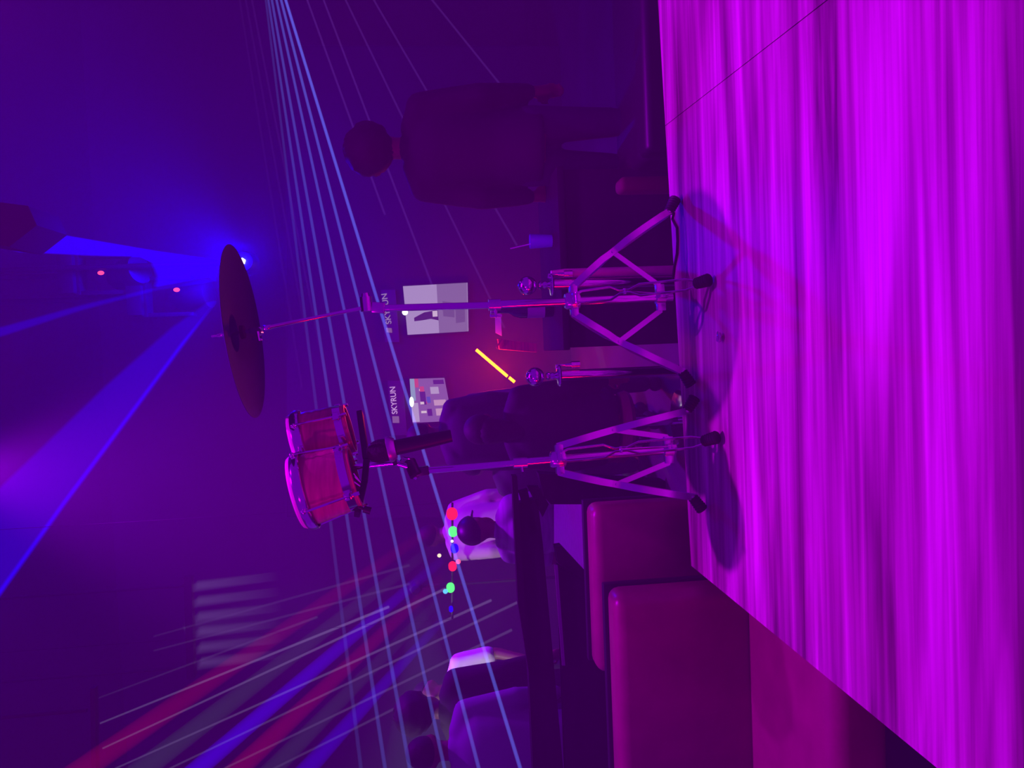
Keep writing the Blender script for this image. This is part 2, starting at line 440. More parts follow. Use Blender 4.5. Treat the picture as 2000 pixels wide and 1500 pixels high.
# angled clamp joint
bm = B(); jc = px(806, 915, BY)
add_bar(bm, px(838, 918, BY), px(812, 922, BY), .024, .022, (0, 1, 0), .004)
add_tube(bm, [jc + Vector((-.018, -.012, -.008)), jc + Vector((.018, .012, .008))], .017, 16)
obj('tilt_clamp', bm, mat('dark_cast_metal', (.10, .09, .11), .35, .8), root)
bm = B(); add_tube(bm, [px(803, 897, BY), px(786, 893, BY), px(780, 905, BY)], .0028, 8); obj('clamp_lever', bm, CHROME, root)
bm = B(); add_tube(bm, [px(814, 934, BY), px(802, 928, BY)], .006, 10); obj('clamp_bolt', bm, CHROME, root)
bm = B(); add_tube(bm, [px(812, 915, BY), px(770, 903, BY), px(684, 913, BY)], [.0085, .0085, .0085], 16); obj('mount_rod', bm, CHROME, root)

# ---- bongos
def drum(parent, hc, ax, R, Hh, n_lug, rot):
    """hc: head centre; ax: axis pointing from head down; R: radius at head"""
    bc = hc + ax * Hh; up = -ax
    prof = []
    for k in range(15):
        t = k / 14; h = t * Hh * .93 + .004
        r = R * (.955 - .13 * t + .030 * math.sin(PI * t))
        gro = .0022 if (.30 < t < .66 and k % 2 == 0) else 0
        prof.append((r - gro, -h))
    inner = [(r * .90, h) for r, h in prof][::-1]
    bm = B(); add_lathe(bm, prof + inner, hc, up, 40, True)
    sh = obj('wooden_shell', bm, DRUMWOOD, parent, angle=60)
    bm = B(); add_lathe(bm, [(R * .80, -Hh * .925), (R * .835, -Hh * .925), (R * .835, -Hh * .945), (R * .735, -Hh * .95), (R * .735, -Hh * .925)], hc, up, 40, True)
    obj('raw_wood_edge', bm, WOODRAW, sh)
    bm = B(); add_lathe(bm, [(0, .003), (R * .80, .0025), (R * .95, 0), (R * .985, -.006), (R * .985, -.018), (R * .96, -.018), (R * .94, -.003), (0, 0)], hc, up, 48)
    obj('drumhead', bm, SKIN_HEAD, parent)
    # flared steel hoop round the head
    bm = B(); add_lathe(bm, [(R * 1.0, -.010), (R * 1.055, -.016), (R * 1.07, -.026), (R * 1.055, -.034), (R * 1.02, -.036), (R * 1.0, -.030)], hc, up, 48, True)
    obj('head_hoop', bm, CHROME, parent)
    rb = R * .865
    bm = B(); add_lathe(bm, [(rb * .985, -Hh * .76), (rb * 1.03, -Hh * .76), (rb * .995, -Hh * .885), (rb * .955, -Hh * .885)], hc, up, 48, True)
    obj('bottom_band', bm, CHROME, parent)
    s, t_, d = frame(up)
    for k in range(n_lug):
        a = 2 * PI * k / n_lug + rot; rv = s * math.cos(a) + t_ * math.sin(a)
        tan = up.cross(rv).normalized()
        p0 = hc + up * -.022 + rv * (R * 1.075); p1 = hc + up * (-Hh * .55) + rv * (R * 1.03); p2 = hc + up * (-Hh * .93) + rv * (rb * 1.10)
        bm = B(); add_tube(bm, [p0 - rv * .006, p0 + up * .006, p0 + rv * .004 - up * .01, p1, p2], .0030, 8)
        rod = obj('tension_rod', bm, CHROME, parent)
        bm = B(); add_box(bm, hc + up * (-Hh * .81) + rv * (rb * 1.07), (.014, .022, .020), (rv, tan, up), .003); obj('lug_bracket', bm, CHROME, rod)
        bm = B(); add_lathe(bm, [(0, -.010), (.0055, -.010), (.0055, .004), (0, .004)], p2, up, 6); obj('lug_nut', bm, CHROME, rod)
        bm = B(); add_ball(bm, p0 + rv * .003, .007, 10, 8); obj('hook_plate', bm, CHROME, rod)

Yh, Ym = 2.03, 2.17
bax = (px(690, 930, Yh) - px(577, 962, Yh)).normalized()
bax = (bax + Vector((0, .03, 0))).normalized()
hc1 = px(579, 963, Yh); hc2 = px(576, 868, Ym)
bongo = thing('bongo_drums', 'pair of red wooden bongos with chrome hoops and cream heads', 'bongos', (hc1 + hc2) / 2 + bax * .17)
drum(bongo, hc1, bax, .098, .165, 4, .35)
drum(bongo, hc2, bax, .085, .165, 4, .95)
mid = (hc1 + bax * .09).lerp(hc2 + bax * .09, .51); dd = (hc2 - hc1).normalized()
bm = B(); add_box(bm, mid, (.045, .05, .09), (dd, dd.cross(bax).normalized(), bax), .006); obj('centre_block', bm, DRUMWOOD, bongo)
bm = B()
b_a, b_b = px(703, 806, Ym + .02), px(697, 1006, Yh - .02)
b_m1, b_m2 = px(716, 900, 2.10), px(712, 942, 2.07)
for p, q in ((b_a, b_m1), (b_m1, b_m2), (b_m2, b_b)): add_bar(bm, p, q, .016, .030, (0, 1, 0), .003)
br = obj('mount_bracket', bm, BLACK, bongo)
bm = B(); k0 = px(700, 990, Yh - .03); add_tube(bm, [k0, px(712, 995, Yh - .03)], .004, 8); add_tube(bm, [px(710, 994, Yh - .03), px(724, 998, Yh - .03)], .0095, 12); obj('bracket_knob', bm, BLACK, br)
bm = B(); add_tube(bm, [px(690, 925, 2.06), px(706, 945, 2.06)], .004, 8); add_tube(bm, [px(686, 938, 2.05), px(703, 950, 2.05)], .004, 8); obj('bracket_bolt', bm, CHROME, br)

# ---- microphone clipped to the stand below the bongos
MY = 2.02
m0, m1, m2, m3 = px(716, 887, MY), px(757, 878, MY), px(774, 874, MY), px(882, 851, MY)
mic = thing('microphone', 'black handheld microphone with a magenta-lit ring, clamped under the bongos', 'microphone', m3)
md = (m1 - m0).normalized()
bm = B(); L_ = (m1 - m0).length
add_lathe(bm, [(0, 0), (.012, .002), (.022, .009), (.0285, .022), (.031, .036), (.030, L_)], m0, md, 28); obj('grille', bm, mat('black_wire_grille', (.03, .026, .034), .5, .4, bump=.6, noise=((300, 300, 300), .0)), mic)
bm = B(); add_lathe(bm, [(.029, 0), (.034, .002), (.034, .012), (.026, .022), (.020, .022)], m1 - md * .001, md, 28); obj('ring', bm, mat('satin_silver', (.7, .66, .72), .35, .9), mic)
bm = B(); add_tube(bm, [m2 - md * .004, m2.lerp(m3, .6), m3], [.0205, .019, .0165], 22); obj('handle', bm, mat('black_satin', (.02, .018, .024), .4), mic)
bm = B(); add_bar(bm, px(766, 886, MY + .02), px(772, 906, BY - .015), .012, .010, (0, 1, 0), .002); obj('clip', bm, BLACK, mic)

# ================================================================== stanchion posts in front of the stage
def post(x, y, lean, Y, label, side_rope):
    ft = px(x, y, Y); base = Vector((ft.x, ft.y, HALL))
    t = thing('stanchion_post', label, 'stanchion', base, 'chrome rope posts at the stage front')
    ax_ = Vector((lean, 0, 1)).normalized(); top = ft - ax_ * psize(20, Y)
    k = Y / F_PX
    bm = B(); add_lathe(bm, [(0, 0), (.15, 0), (.155, .008), (.14, .018), (.05, .034), (.03, .05), (0, .05)], base, (0, 0, 1), 40); obj('base', bm, CHROME, t)
    fl = ft - ax_ * (48 * k); bm = B(); add_tube(bm, [base + Vector((0, 0, .04)), fl], 10.5 * k, 28); obj('pole', bm, CHROME, t)
    bm = B(); add_lathe(bm, [(0, -.004), (21 * k, -.004), (22 * k, 0), (21 * k, .004), (9 * k, .006), (0, .006)], fl, ax_, 32); obj('rope_flange', bm, CHROME, t)
    bm = B(); add_lathe(bm, [(7 * k, 0), (9 * k, .004), (5.5 * k, .012), (7.5 * k, .020), (5 * k, .028), (9 * k, .036), (6 * k, .042)], fl + ax_ * .004, ax_, 24); obj('neck', bm, CHROME, t)
    bm = B(); add_ball(bm, ft, 18.5 * k, 32, 20); obj('ball_finial', bm, CHROME, t)
    # hook and ferrule of a rope end
    r = 16.5 * k; h0 = fl + Vector((r, -.004, .002)); bm = B()
    add_tube(bm, [h0 + Vector((-.006, 0, -.004)), h0 + Vector((-.003, 0, .010)), h0 + Vector((.006, 0, .008)), h0 + Vector((.007, 0, -.016)), h0 + Vector((.006, 0, -.028))], .004, 10)
    add_tube(bm, [h0 + Vector((.006, 0, -.024)), h0 + Vector((.006, 0, -.045))], [.006, .0075], 12)
    hk = obj('rope_hook', bm, CHROME, t)
    bm = B(); add_tube(bm, [h0 + Vector((.006, 0, -.045)), h0 + Vector((.006, 0, -.075))], .0125, 16); obj('rope_ferrule', bm, CHROME, t)
    return h0, fl
h0, fl = post(1030, 558, -.004, 2.65, 'chrome stanchion post right behind the cymbal stand legs, rope hanging beside it', True)
h1, fl1 = post(1045, 736, -.012, 2.65, 'chrome stanchion post standing between the two drum stands, bare of rope', False)
bm = B(); ps = [h0 + Vector((.010, .02, -.004 - .05 * k)) for k in range(15)]
add_tube(bm, ps, [.012] + [.017] * 14, 18)
rope = obj('velvet_rope', bm, mat('pink_satin_rope', (.75, .35, .5), .4, .3, bump=.15)); tag(rope, 'pink satin rope hanging straight down beside the chrome post behind the cymbal stand', 'rope')

# ---- black cable lying on the stage by the far cymbal-stand foot
pts = [pz(a, b_, .004) for a, b_ in ((1316, 415), (1313, 428), (1322, 445), (1323, 470), (1322, 495), (1317, 520), (1314, 545))]
bm = B(); add_tube(bm, pts, .004, 8); tag(obj('cable', bm, RUBBER), 'thin black cable lying on the stage edge beside the cymbal stand foot', 'cable')
# crumpled foil wrapper on the stage
bm = B(); q = pz(1412, 658, 0); add_ball(bm, q + Vector((0, 0, .008)), (.016, .012, .008), 8, 6)
for v in bm.verts: v.co += Vector((random.uniform(-.004, .004), random.uniform(-.003, .003), random.uniform(0, .004)))
tag(obj('foil_wrapper', bm, mat('crumpled_foil', (.9, .8, .85), .2, 1.0), smooth=False), 'tiny crumpled shiny wrapper on the stage under the cymbal stand', 'wrapper')

# ================================================================== sofas beside and in front of the stage
def cushion(bm, c, size, bevel=.03):
    t = bmesh.new(); bmesh.ops.create_cube(t, size=1)
    for v in t.verts: v.co = Vector((v.co.x * size[0], v.co.y * size[1], v.co.z * size[2]))
    bmesh.ops.bevel(t, geom=list(t.edges), offset=min(bevel, min(size) * .45), segments=4, affect='EDGES', profile=.5)
    mp = {v: bm.verts.new(Vector(c) + v.co) for v in t.verts}
    for f in t.faces: bm.faces.new([mp[v] for v in f.verts])
    t.free()
def sofa(label, x0, x1, yb, top, seat_d, arm=False, ledge=True):
    """back cushion plane at y = yb (front), seat towards the viewer"""
    cx = (x0 + x1) / 2; wd = x1 - x0
    r = thing('red_sofa', label, 'sofa', Vector((cx, yb, HALL)), 'red leather sofas around the stage')
    bm = B(); cushion(bm, (cx, yb + .06, (top + HALL + .25) / 2), (wd, .12, top - HALL - .25), .035); obj('backrest', bm, LEATHER, r)
    if seat_d:
        bm = B(); cushion(bm, (cx, yb - seat_d / 2 + .02, HALL + .35), (wd, seat_d, .15), .045); obj('seat_cushion', bm, LEATHER, r)
        bm = B(); add_box(bm, (cx, yb - seat_d / 2 + .04, HALL + .14), (wd - .02, seat_d - .05, .27), None, .008); obj('plinth', bm, BLACK, r)
    else:
        bm = B(); add_box(bm, (cx, yb + .06, HALL + .13), (wd - .02, .11, .25), None, .008); obj('plinth', bm, BLACK, r)
    if ledge:
        bm = B(); add_box(bm, (cx, yb + .135, (top + HALL) / 2 + .006), (wd, .03, top - HALL), None, .006); obj('back_board', bm, BLACK, r)
    return r
YA, YB2 = 2.14, 2.42
topA = px(1205, 1300, YA).z; topB = px(1158, 1060, YB2).z
xA = px(1300, 1158, YA).x; xB1 = px(1250, 985, YB2).x; xB0 = px(1250, 1150, YB2).x
sofa('long red leather sofa left of the stage with its glossy seat lit up', -2.6, xA, YA, topA, .50)
sofa('short red leather sofa end tucked behind the front left corner of the stage', xA - .35, xB1, YB2, topB, 0)
r = thing('black_sofa', 'black sofa back low behind the stage edge, right of the cymbal stand', 'sofa', Vector((1.5, 2.95, HALL)))
zt = px(1262, 365, 2.95).z
bm = B(); cushion(bm, (1.5, 3.0, (zt + HALL) / 2), (1.5, .14, zt - HALL), .03); obj('backrest', bm, BLACK, r)
bm = B(); cushion(bm, (1.5, 3.28, HALL + .22), (1.5, .46, .42), .04); obj('seat', bm, BLACK, r)
pc_ = px(1282, 362, 2.86); bm = B(); cushion(bm, (pc_.x, 2.86, pc_.z - .0), (.055, .10, .30), .02)
rc = obj('red_cushion', bm, mat('dark_red_velvet', (.10, .006, .03), .8)); tag(rc, 'small dark red cushion propped at the back of the black sofa', 'cushion')

# black booth partition behind the sofas: top rail, post, slats, slanted brace and low panel
PY = 2.95
root = thing('booth_partition', 'black wooden booth partition with slanted slats behind the red sofas', 'partition', Vector((px(1060, 1100, PY).x, PY, HALL)))
def slab(name, corners, th=.05, material=BLACK, parent=None, Y=PY):
    bm = B(); add_prism(bm, [px(a, b_, Y) for a, b_ in corners], (0, th, 0)); return obj(name, bm, material, parent, smooth=False)
DARKW = mat('black_stained_wood', (.018, .015, .022), .85, 0, .15, noise=((2, 2, 14), .3))
slab('top_rail', [(1013, 985), (1050, 975), (1060, 1060), (1100, 1500), (1105, 1640), (1048, 1640), (1033, 1320)], .07, DARKW, root)
slab('top_board', [(1000, 930), (1010, 930), (1014, 985), (1034, 1320), (1012, 1180)], .05, DARKW, root, PY - .01)
slab('post', [(1052, 925), (1300, 940), (1300, 985), (1076, 985), (1062, 970)], .08, DARKW, root, PY - .02)
slab('slanted_slat', [(1013, 960), (1030, 955), (1050, 1040), (1040, 1050)], .03, DARKW, root)
slab('slanted_slat', [(1030, 950), (1052, 950), (1072, 985), (1060, 1010)], .03, DARKW, root)
slab('slanted_brace', [(1084, 1068), (1096, 1066), (1160, 1135), (1165, 1150), (1090, 1100)], .05, DARKW, root)
slab('low_panel', [(1090, 1105), (1165, 1150), (1230, 1150), (1260, 1500), (1270, 1640), (1110, 1640)], .05, DARKW, root)
slab('lower_rail', [(1144, 985), (1172, 985), (1180, 1140), (1160, 1140)], .06, DARKW, root)
slab('edge_strip', [(1083, 1103), (1089, 1104), (1104, 1300), (1098, 1300)], .008, mat('grey_edge', (.25, .22, .28), .5), root, PY - .012)  # paler grey strip on the dark board
slab('edge_strip', [(1176, 1150), (1186, 1152), (1196, 1300), (1210, 1500), (1196, 1500)], .008, mat('grey_edge', (.25, .22, .28), .5), root, PY - .012)
# pale low table seen through the partition gap
LT = .15; q = [pz(1082, 985, LT), pz(1082, 1075, LT), pz(1153, 1146, LT), pz(1153, 985, LT)]
lt = thing('low_table', 'pale grey table top seen through the gap in the black partition', 'table', Vector((sum(v.x for v in q) / 4, sum(v.y for v in q) / 4, HALL)))
bm = B(); add_prism(bm, [v - Vector((0, 0, .03)) for v in q], (0, 0, .03)); obj('table_top', bm, mat('pale_laminate', (.15, .14, .16), .8, noise=((30, 30, 30), .12)), lt, smooth=False)
ctr_ = sum(q, Vector()) / 4
for v in q:
    p_ = v.lerp(ctr_, .15); bm = B(); add_tube(bm, [Vector((p_.x, p_.y, HALL)), Vector((p_.x, p_.y, LT - .03))], .02, 10); obj('leg', bm, BLACK, lt)

# dark table with drinks behind the posts
TY = 3.55; tz = pz(1098, 600, HALL + .75); tzz = HALL + .75
tc_ = Vector((px(1095, 520, TY).x, TY, HALL))
t = thing('bar_table', 'low black table behind the chrome posts holding a glass and a bottle', 'table', tc_)
bm = B(); add_box(bm, tc_ + Vector((0, 0, .735)), (.78, .60, .03), None, .006); obj('table_top', bm, DARKW, t)
for sx in (-1, 1):
    for sy in (-1, 1):
        bm = B(); add_box(bm, tc_ + Vector((sx * .34, sy * .25, .36)), (.045, .045, .72), None, .004); obj('leg', bm, BLACK, t)
bm = B(); add_box(bm, tc_ + Vector((0, -.27, .36)), (.76, .02, .71), None, .003); obj('added_dark_panel', bm, DARKW, t)  # added black sheet that keeps the space under the table dark
GLASSM = mat('smoky_glass', (.10, .16, .30), .12, 0, .8, coat=.6)
gl = px(1092, 470, TY - .1); gl.z = tzz
g_ = thing('drinking_glass', 'small bluish glass with a straw on the black table', 'glass', gl)
bm = B(); add_lathe(bm, [(0, 0), (.028, 0), (.034, .10), (.030, .10), (.026, .012), (0, .012)], gl + Vector((0, 0, .0005)), (0, 0, 1), 20); obj('tumbler', bm, mat('blue_lit_glass', (.25, .5, 1.0), .1, 0, .9, coat=.8), g_)
bm = B(); add_tube(bm, [gl + Vector((.005, 0, .015)), gl + Vector((-.03, 0, .19))], .0028, 8); obj('straw', bm, mat('pale_straw', (.8, .85, .9), .5), g_)
bo = px(1110, 602, TY - .05); bo.z = tzz
bo_ = thing('liquor_bottle', 'dark green bottle with a pale label on the black table', 'bottle', bo)
bm = B(); add_lathe(bm, [(0, 0), (.036, 0), (.038, .01), (.038, .15), (.030, .18), (.014, .205), (.013, .26), (0, .26)], bo + Vector((0, 0, .0005)), (0, 0, 1), 24); obj('glass_body', bm, mat('green_glass', (.02, .12, .05), .1, 0, .8, coat=.8), bo_)
bm = B(); add_lathe(bm, [(.0384, .04), (.0388, .04), (.0388, .12), (.0384, .12)], bo + Vector((0, 0, .0005)), (0, 0, 1), 24, True); obj('bottle_label', bm, mat('pale_green_label', (.45, .75, .5), .6), bo_)
bm = B(); add_lathe(bm, [(0, .255), (.015, .255), (.015, .285), (0, .285)], bo + Vector((0, 0, .001)), (0, 0, 1), 16); obj('cap', bm, mat('silver_cap', (.7, .8, .75), .3, .9), bo_)

# ================================================================== screens on the far wall, neon tube
WY = 9.48; SY = 7.2
# free-standing display backboard carrying the screens
def pquad(bm, corners, Y, th):
    add_prism(bm, [px(a, b_, Y) for a, b_ in corners], (0, th, 0))
bm = B(); pquad(bm, [(560, 90), (560, 1010), (1126, 1010), (1126, 90)], SY + .06, .06)
bkw = obj('wall_front', bm, mat('plum_display_wall', (.045, .030, .045), .85, noise=((2, 2, 2), .2)), smooth=False); tag(bkw, kind='structure')
def lettering(txt, x0, y0, x1, y1, Y, material, parent, hpx):
    cu = bpy.data.curves.new('lettering', 'FONT'); cu.body = txt; cu.size = 1; cu.extrude = .01; cu.offset = .012
    tmp = bpy.data.objects.new('tmp_text', cu); C.objects.link(tmp)
    dg = bpy.context.evaluated_depsgraph_get(); dg.update()
    me = bpy.data.meshes.new_from_object(tmp.evaluated_get(dg)); bpy.data.objects.remove(tmp)
    xs = [v.co.x for v in me.vertices]; ys = [v.co.y for v in me.vertices]
    mnx, mxx, mny, mxy = min(xs), max(xs), min(ys), max(ys)
    A, E = px(x0, y0, Y), px(x1, y1, Y); rx = E - A; upv = rx.cross(Vector((0, 1, 0))).normalized() * -1
    if upv.z < 0: upv = -upv
    off = base_of(parent); hh = psize(hpx, Y)
    for v in me.vertices:
        v.co = A + rx * ((v.co.x - mnx) / (mxx - mnx)) + upv * ((v.co.y - mny) / (mxy - mny) * hh) + Vector((0, -.004 - v.co.z * .1, 0)) - off
    me.materials.clear(); me.materials.append(material)
    o = bpy.data.objects.new('lettering', me); C.objects.link(o); o.parent = parent; return o
LETTER = glow('lit_lettering', (.75, .42, .85), .85)
LETTER2 = glow('dim_lit_lettering', (.62, .40, .75), .55)
def sign(label, ya, yb, x_top, x_bot, lx0, lx1, lt, sq):
    c0 = px((x_top + x_bot) / 2, (ya + yb) / 2, SY)
    r = thing('header_sign', label, 'sign', c0, 'brand signs above the screens')
    bm = B(); pquad(bm, [(x_top, ya), (x_top + 8, yb), (x_bot + 8, yb), (x_bot, ya)], SY + .02, .04); obj('sign_board', bm, mat('dark_sign_board', (.10, .06, .12), .5), r, smooth=False)
    lettering('SKYRUN', lx0[0], lx0[1], lx1[0], lx1[1], SY + .02, lt, r, 11)
    bm = B(); pquad(bm, sq, SY + .012, .006); obj('square_logo', bm, glow('dim_logo', (.55, .25, .6), .42), r, smooth=False)
sign('sign reading SKYRUN above the pale bottle screen', 566, 668, 744, 772, (765, 632), (755.5, 573), LETTER2, [(754, 640), (765, 641), (766, 650), (755, 649)])
sign('sign reading SKYRUN above the colourful product screen', 744, 850, 757, 787, (776.5, 808), (772, 755), LETTER, [(766, 813), (779, 813), (780, 826), (767, 826)])

# screen one: pale picture of a bottle
S1 = [(787, 559), (796, 654), (915, 647), (913, 552)]
def sub(quad, a, b_):   # bilinear point of a quad: a along 0->3 , b along 0->1
    p = [Vector(q) for q in quad]; return (p[0] * (1 - a) * (1 - b_) + p[3] * a * (1 - b_) + p[1] * (1 - a) * b_ + p[2] * a * b_)
r = thing('bottle_screen', 'tall pale lit screen showing a dark bottle, left of nothing but beside the neon tube', 'screen', px(850, 605, SY))
r['label'] = 'tall pale lit screen showing a dark bottle, crossed by the cymbal stand tube'
bm = B(); pquad(bm, [(784, 556), (793, 657), (918, 650), (916, 549)], SY + .025, .03); obj('bezel', bm, BLACK, r, smooth=False)
bm = B(); pquad(bm, S1, SY + .018, .004); obj('screen_panel', bm, glow('pale_screen', (.50, .36, .62), .85), r, smooth=False)
def print_poly(parent, quad, pts, material, Y, name='picture_shape'):
    bm = B(); add_prism(bm, [px(*sub(quad, a, b_), Y) for a, b_ in pts], (0, .002, 0)); return obj(name, bm, material, parent, smooth=False)
DKP = glow('dark_print', (.12, .03, .22), .5); MIDP = glow('mid_print', (.26, .14, .36), .6); LTP = glow('light_print', (.75, .58, .72), .9)
print_poly(r, S1, [(.52, 0), (.99, .0), (.99, 1), (.52, 1)], glow('lower_picture', (.33, .20, .42), .72), SY + .0165)
print_poly(r, S1, [(.23, .60), (.30, .56), (.42, .54), (.52, .48), (.52, .74), (.40, .70), (.26, .72), (.13, .73), (.13, .66)], DKP, SY + .0150)
print_poly(r, S1, [(.43, .54), (.51, .54), (.51, .66), (.43, .66)], LTP, SY + .013)
print_poly(r, S1, [(.60, .35), (.78, .40), (.78, .70), (.60, .66)], MIDP, SY + .0145)
print_poly(r, S1, [(.80, .50), (.95, .55), (.95, .80), (.80, .82)], MIDP, SY + .0140)
bm = B(); add_ball(bm, px(791, 610, SY), psize(5.5, SY), 12, 8); obj('status_lamp', bm, glow('warm_white_lamp', (.9, 1.0, .75), 3.0), r)

# screen two: colourful products
S2 = [(800, 740), (806, 826), (884, 822), (868, 738)]
r = thing('product_screen', 'lit screen full of small colourful pictures, above the crowd heads', 'screen', px(840, 782, SY))
bm = B(); pquad(bm, [(797, 737), (803, 829), (888, 825), (872, 735)], SY + .025, .03); obj('bezel', bm, BLACK, r, smooth=False)
bm = B(); pquad(bm, S2, SY + .018, .004); obj('screen_panel', bm, glow('violet_screen', (.36, .15, .48), .7), r, smooth=False)
cols = {'pink': (.75, .42, .62), 'red': (.75, .08, .22), 'blue': (.12, .10, .60), 'pale': (.62, .45, .70), 'dark': (.12, .02, .24), 'cyan': (.35, .45, .65), 'white': (.95, .75, .8)}
def pc(a0, b0, a1, b1, c, s=.8): print_poly(r, S2, [(a0, b0), (a1, b0), (a1, b1), (a0, b1)], glow('print_' + c, cols[c], s), SY + .0150 - random.random() * .001)
for a0, b0, a1, b1, c in ((.0, .0, .13, .5, 'cyan'), (.13, .0, .24, .2, 'red'), (.26, .18, .38, .30, 'red'), (.25, .30, .40, .60, 'dark'), (.55, .20, .78, .36, 'pale'), (.60, .50, .92, .63, 'pink'),
                          (.62, .70, .93, .86, 'pink'), (.24, .53, .34, .59, 'white'), (.35, .53, .42, .58, 'red'), (.42, .42, .52, .56, 'blue'), (.24, .74, .38, .79, 'white'), (.40, .70, .52, .86, 'dark'), (.24, .24, .33, .28, 'white'), (.0, .55, .18, .98, 'pale'), (.66, .04, .96, .14, 'dark')):
    pc(a0, b0, a1, b1, c)
bm = B(); add_ball(bm, px(804, 785, SY), (psize(10, SY), psize(4, SY), psize(4.2, SY)), 14, 8); obj('status_lamp', bm, glow('warm_white_lamp', (.9, 1.0, .75), 3.0), r)

# red neon tube and the red bench it lights
NY = 6.9
n0, n1, n2, n3 = px(930, 683, NY), px(991, 735, NY), px(994, 737, NY), px(1005, 746, NY)
r = thing('neon_tube', 'glowing orange-red neon tube slanting across the dark red wall', 'neon tube', n3)
NEON = glow('neon_core', (1.0, .16, .0), 9.0)
for a, b_ in ((n0, n1), (n2, n3)):
    bm = B(); add_tube(bm, [a, b_], psize(3.0, NY), 12); obj('glass_tube', bm, NEON, r)
bm = B(); add_tube(bm, [n1, n2], psize(3.8, NY), 12); obj('end_cap', bm, BLACK, r)
bm = B(); add_bar(bm, n0 + Vector((0, .03, 0)), n3 + Vector((0, .03, 0)), .02, .02, (0, 1, 0)); obj('backing_rail', bm, BLACK, r)
for f_ in (.2, .8):
    q = n0.lerp(n3, f_); bm = B(); add_tube(bm, [q + Vector((0, .03, 0)), Vector((q.x, SY + .061, q.z))], .008, 8); obj('wall_standoff', bm, BLACK, r)
for p_, e in ((n0.lerp(n3, .5) + Vector((0, -.12, 0)), 30),):
    l = lamp('neon_glow', 'POINT', p_, e, (1.0, .02, .03), None, .12)
REDM = mat('red_bench_vinyl', (.60, .03, .06), .5, noise=((3, 3, 40), .3))
bp_ = [(973, 662), (1049, 671), (1049, 688), (976, 682)]
bm = B(); pquad(bm, bp_, 6.6, .12); r = obj('bench_back', bm, REDM, smooth=False); tag(r, 'narrow red upholstered panel catching the neon light beside the tube', 'panel')
bm = B(); pquad(bm, [(969, 678), (980, 659), (982, 661), (971, 680)], 6.55, .02); tag(obj('red_rail', bm, REDM, smooth=False), 'short slanted red rail just above the red panel', 'rail')
bm = B(); pquad(bm, [(967, 605), (978, 603), (980, 656), (968, 650)], 6.8, .02); tag(obj('wall_notice', bm, mat('grey_paper', (.6, .6, .62), .7), smooth=False), 'small grey notice on the wall beside the collar of the cymbal stand', 'notice')

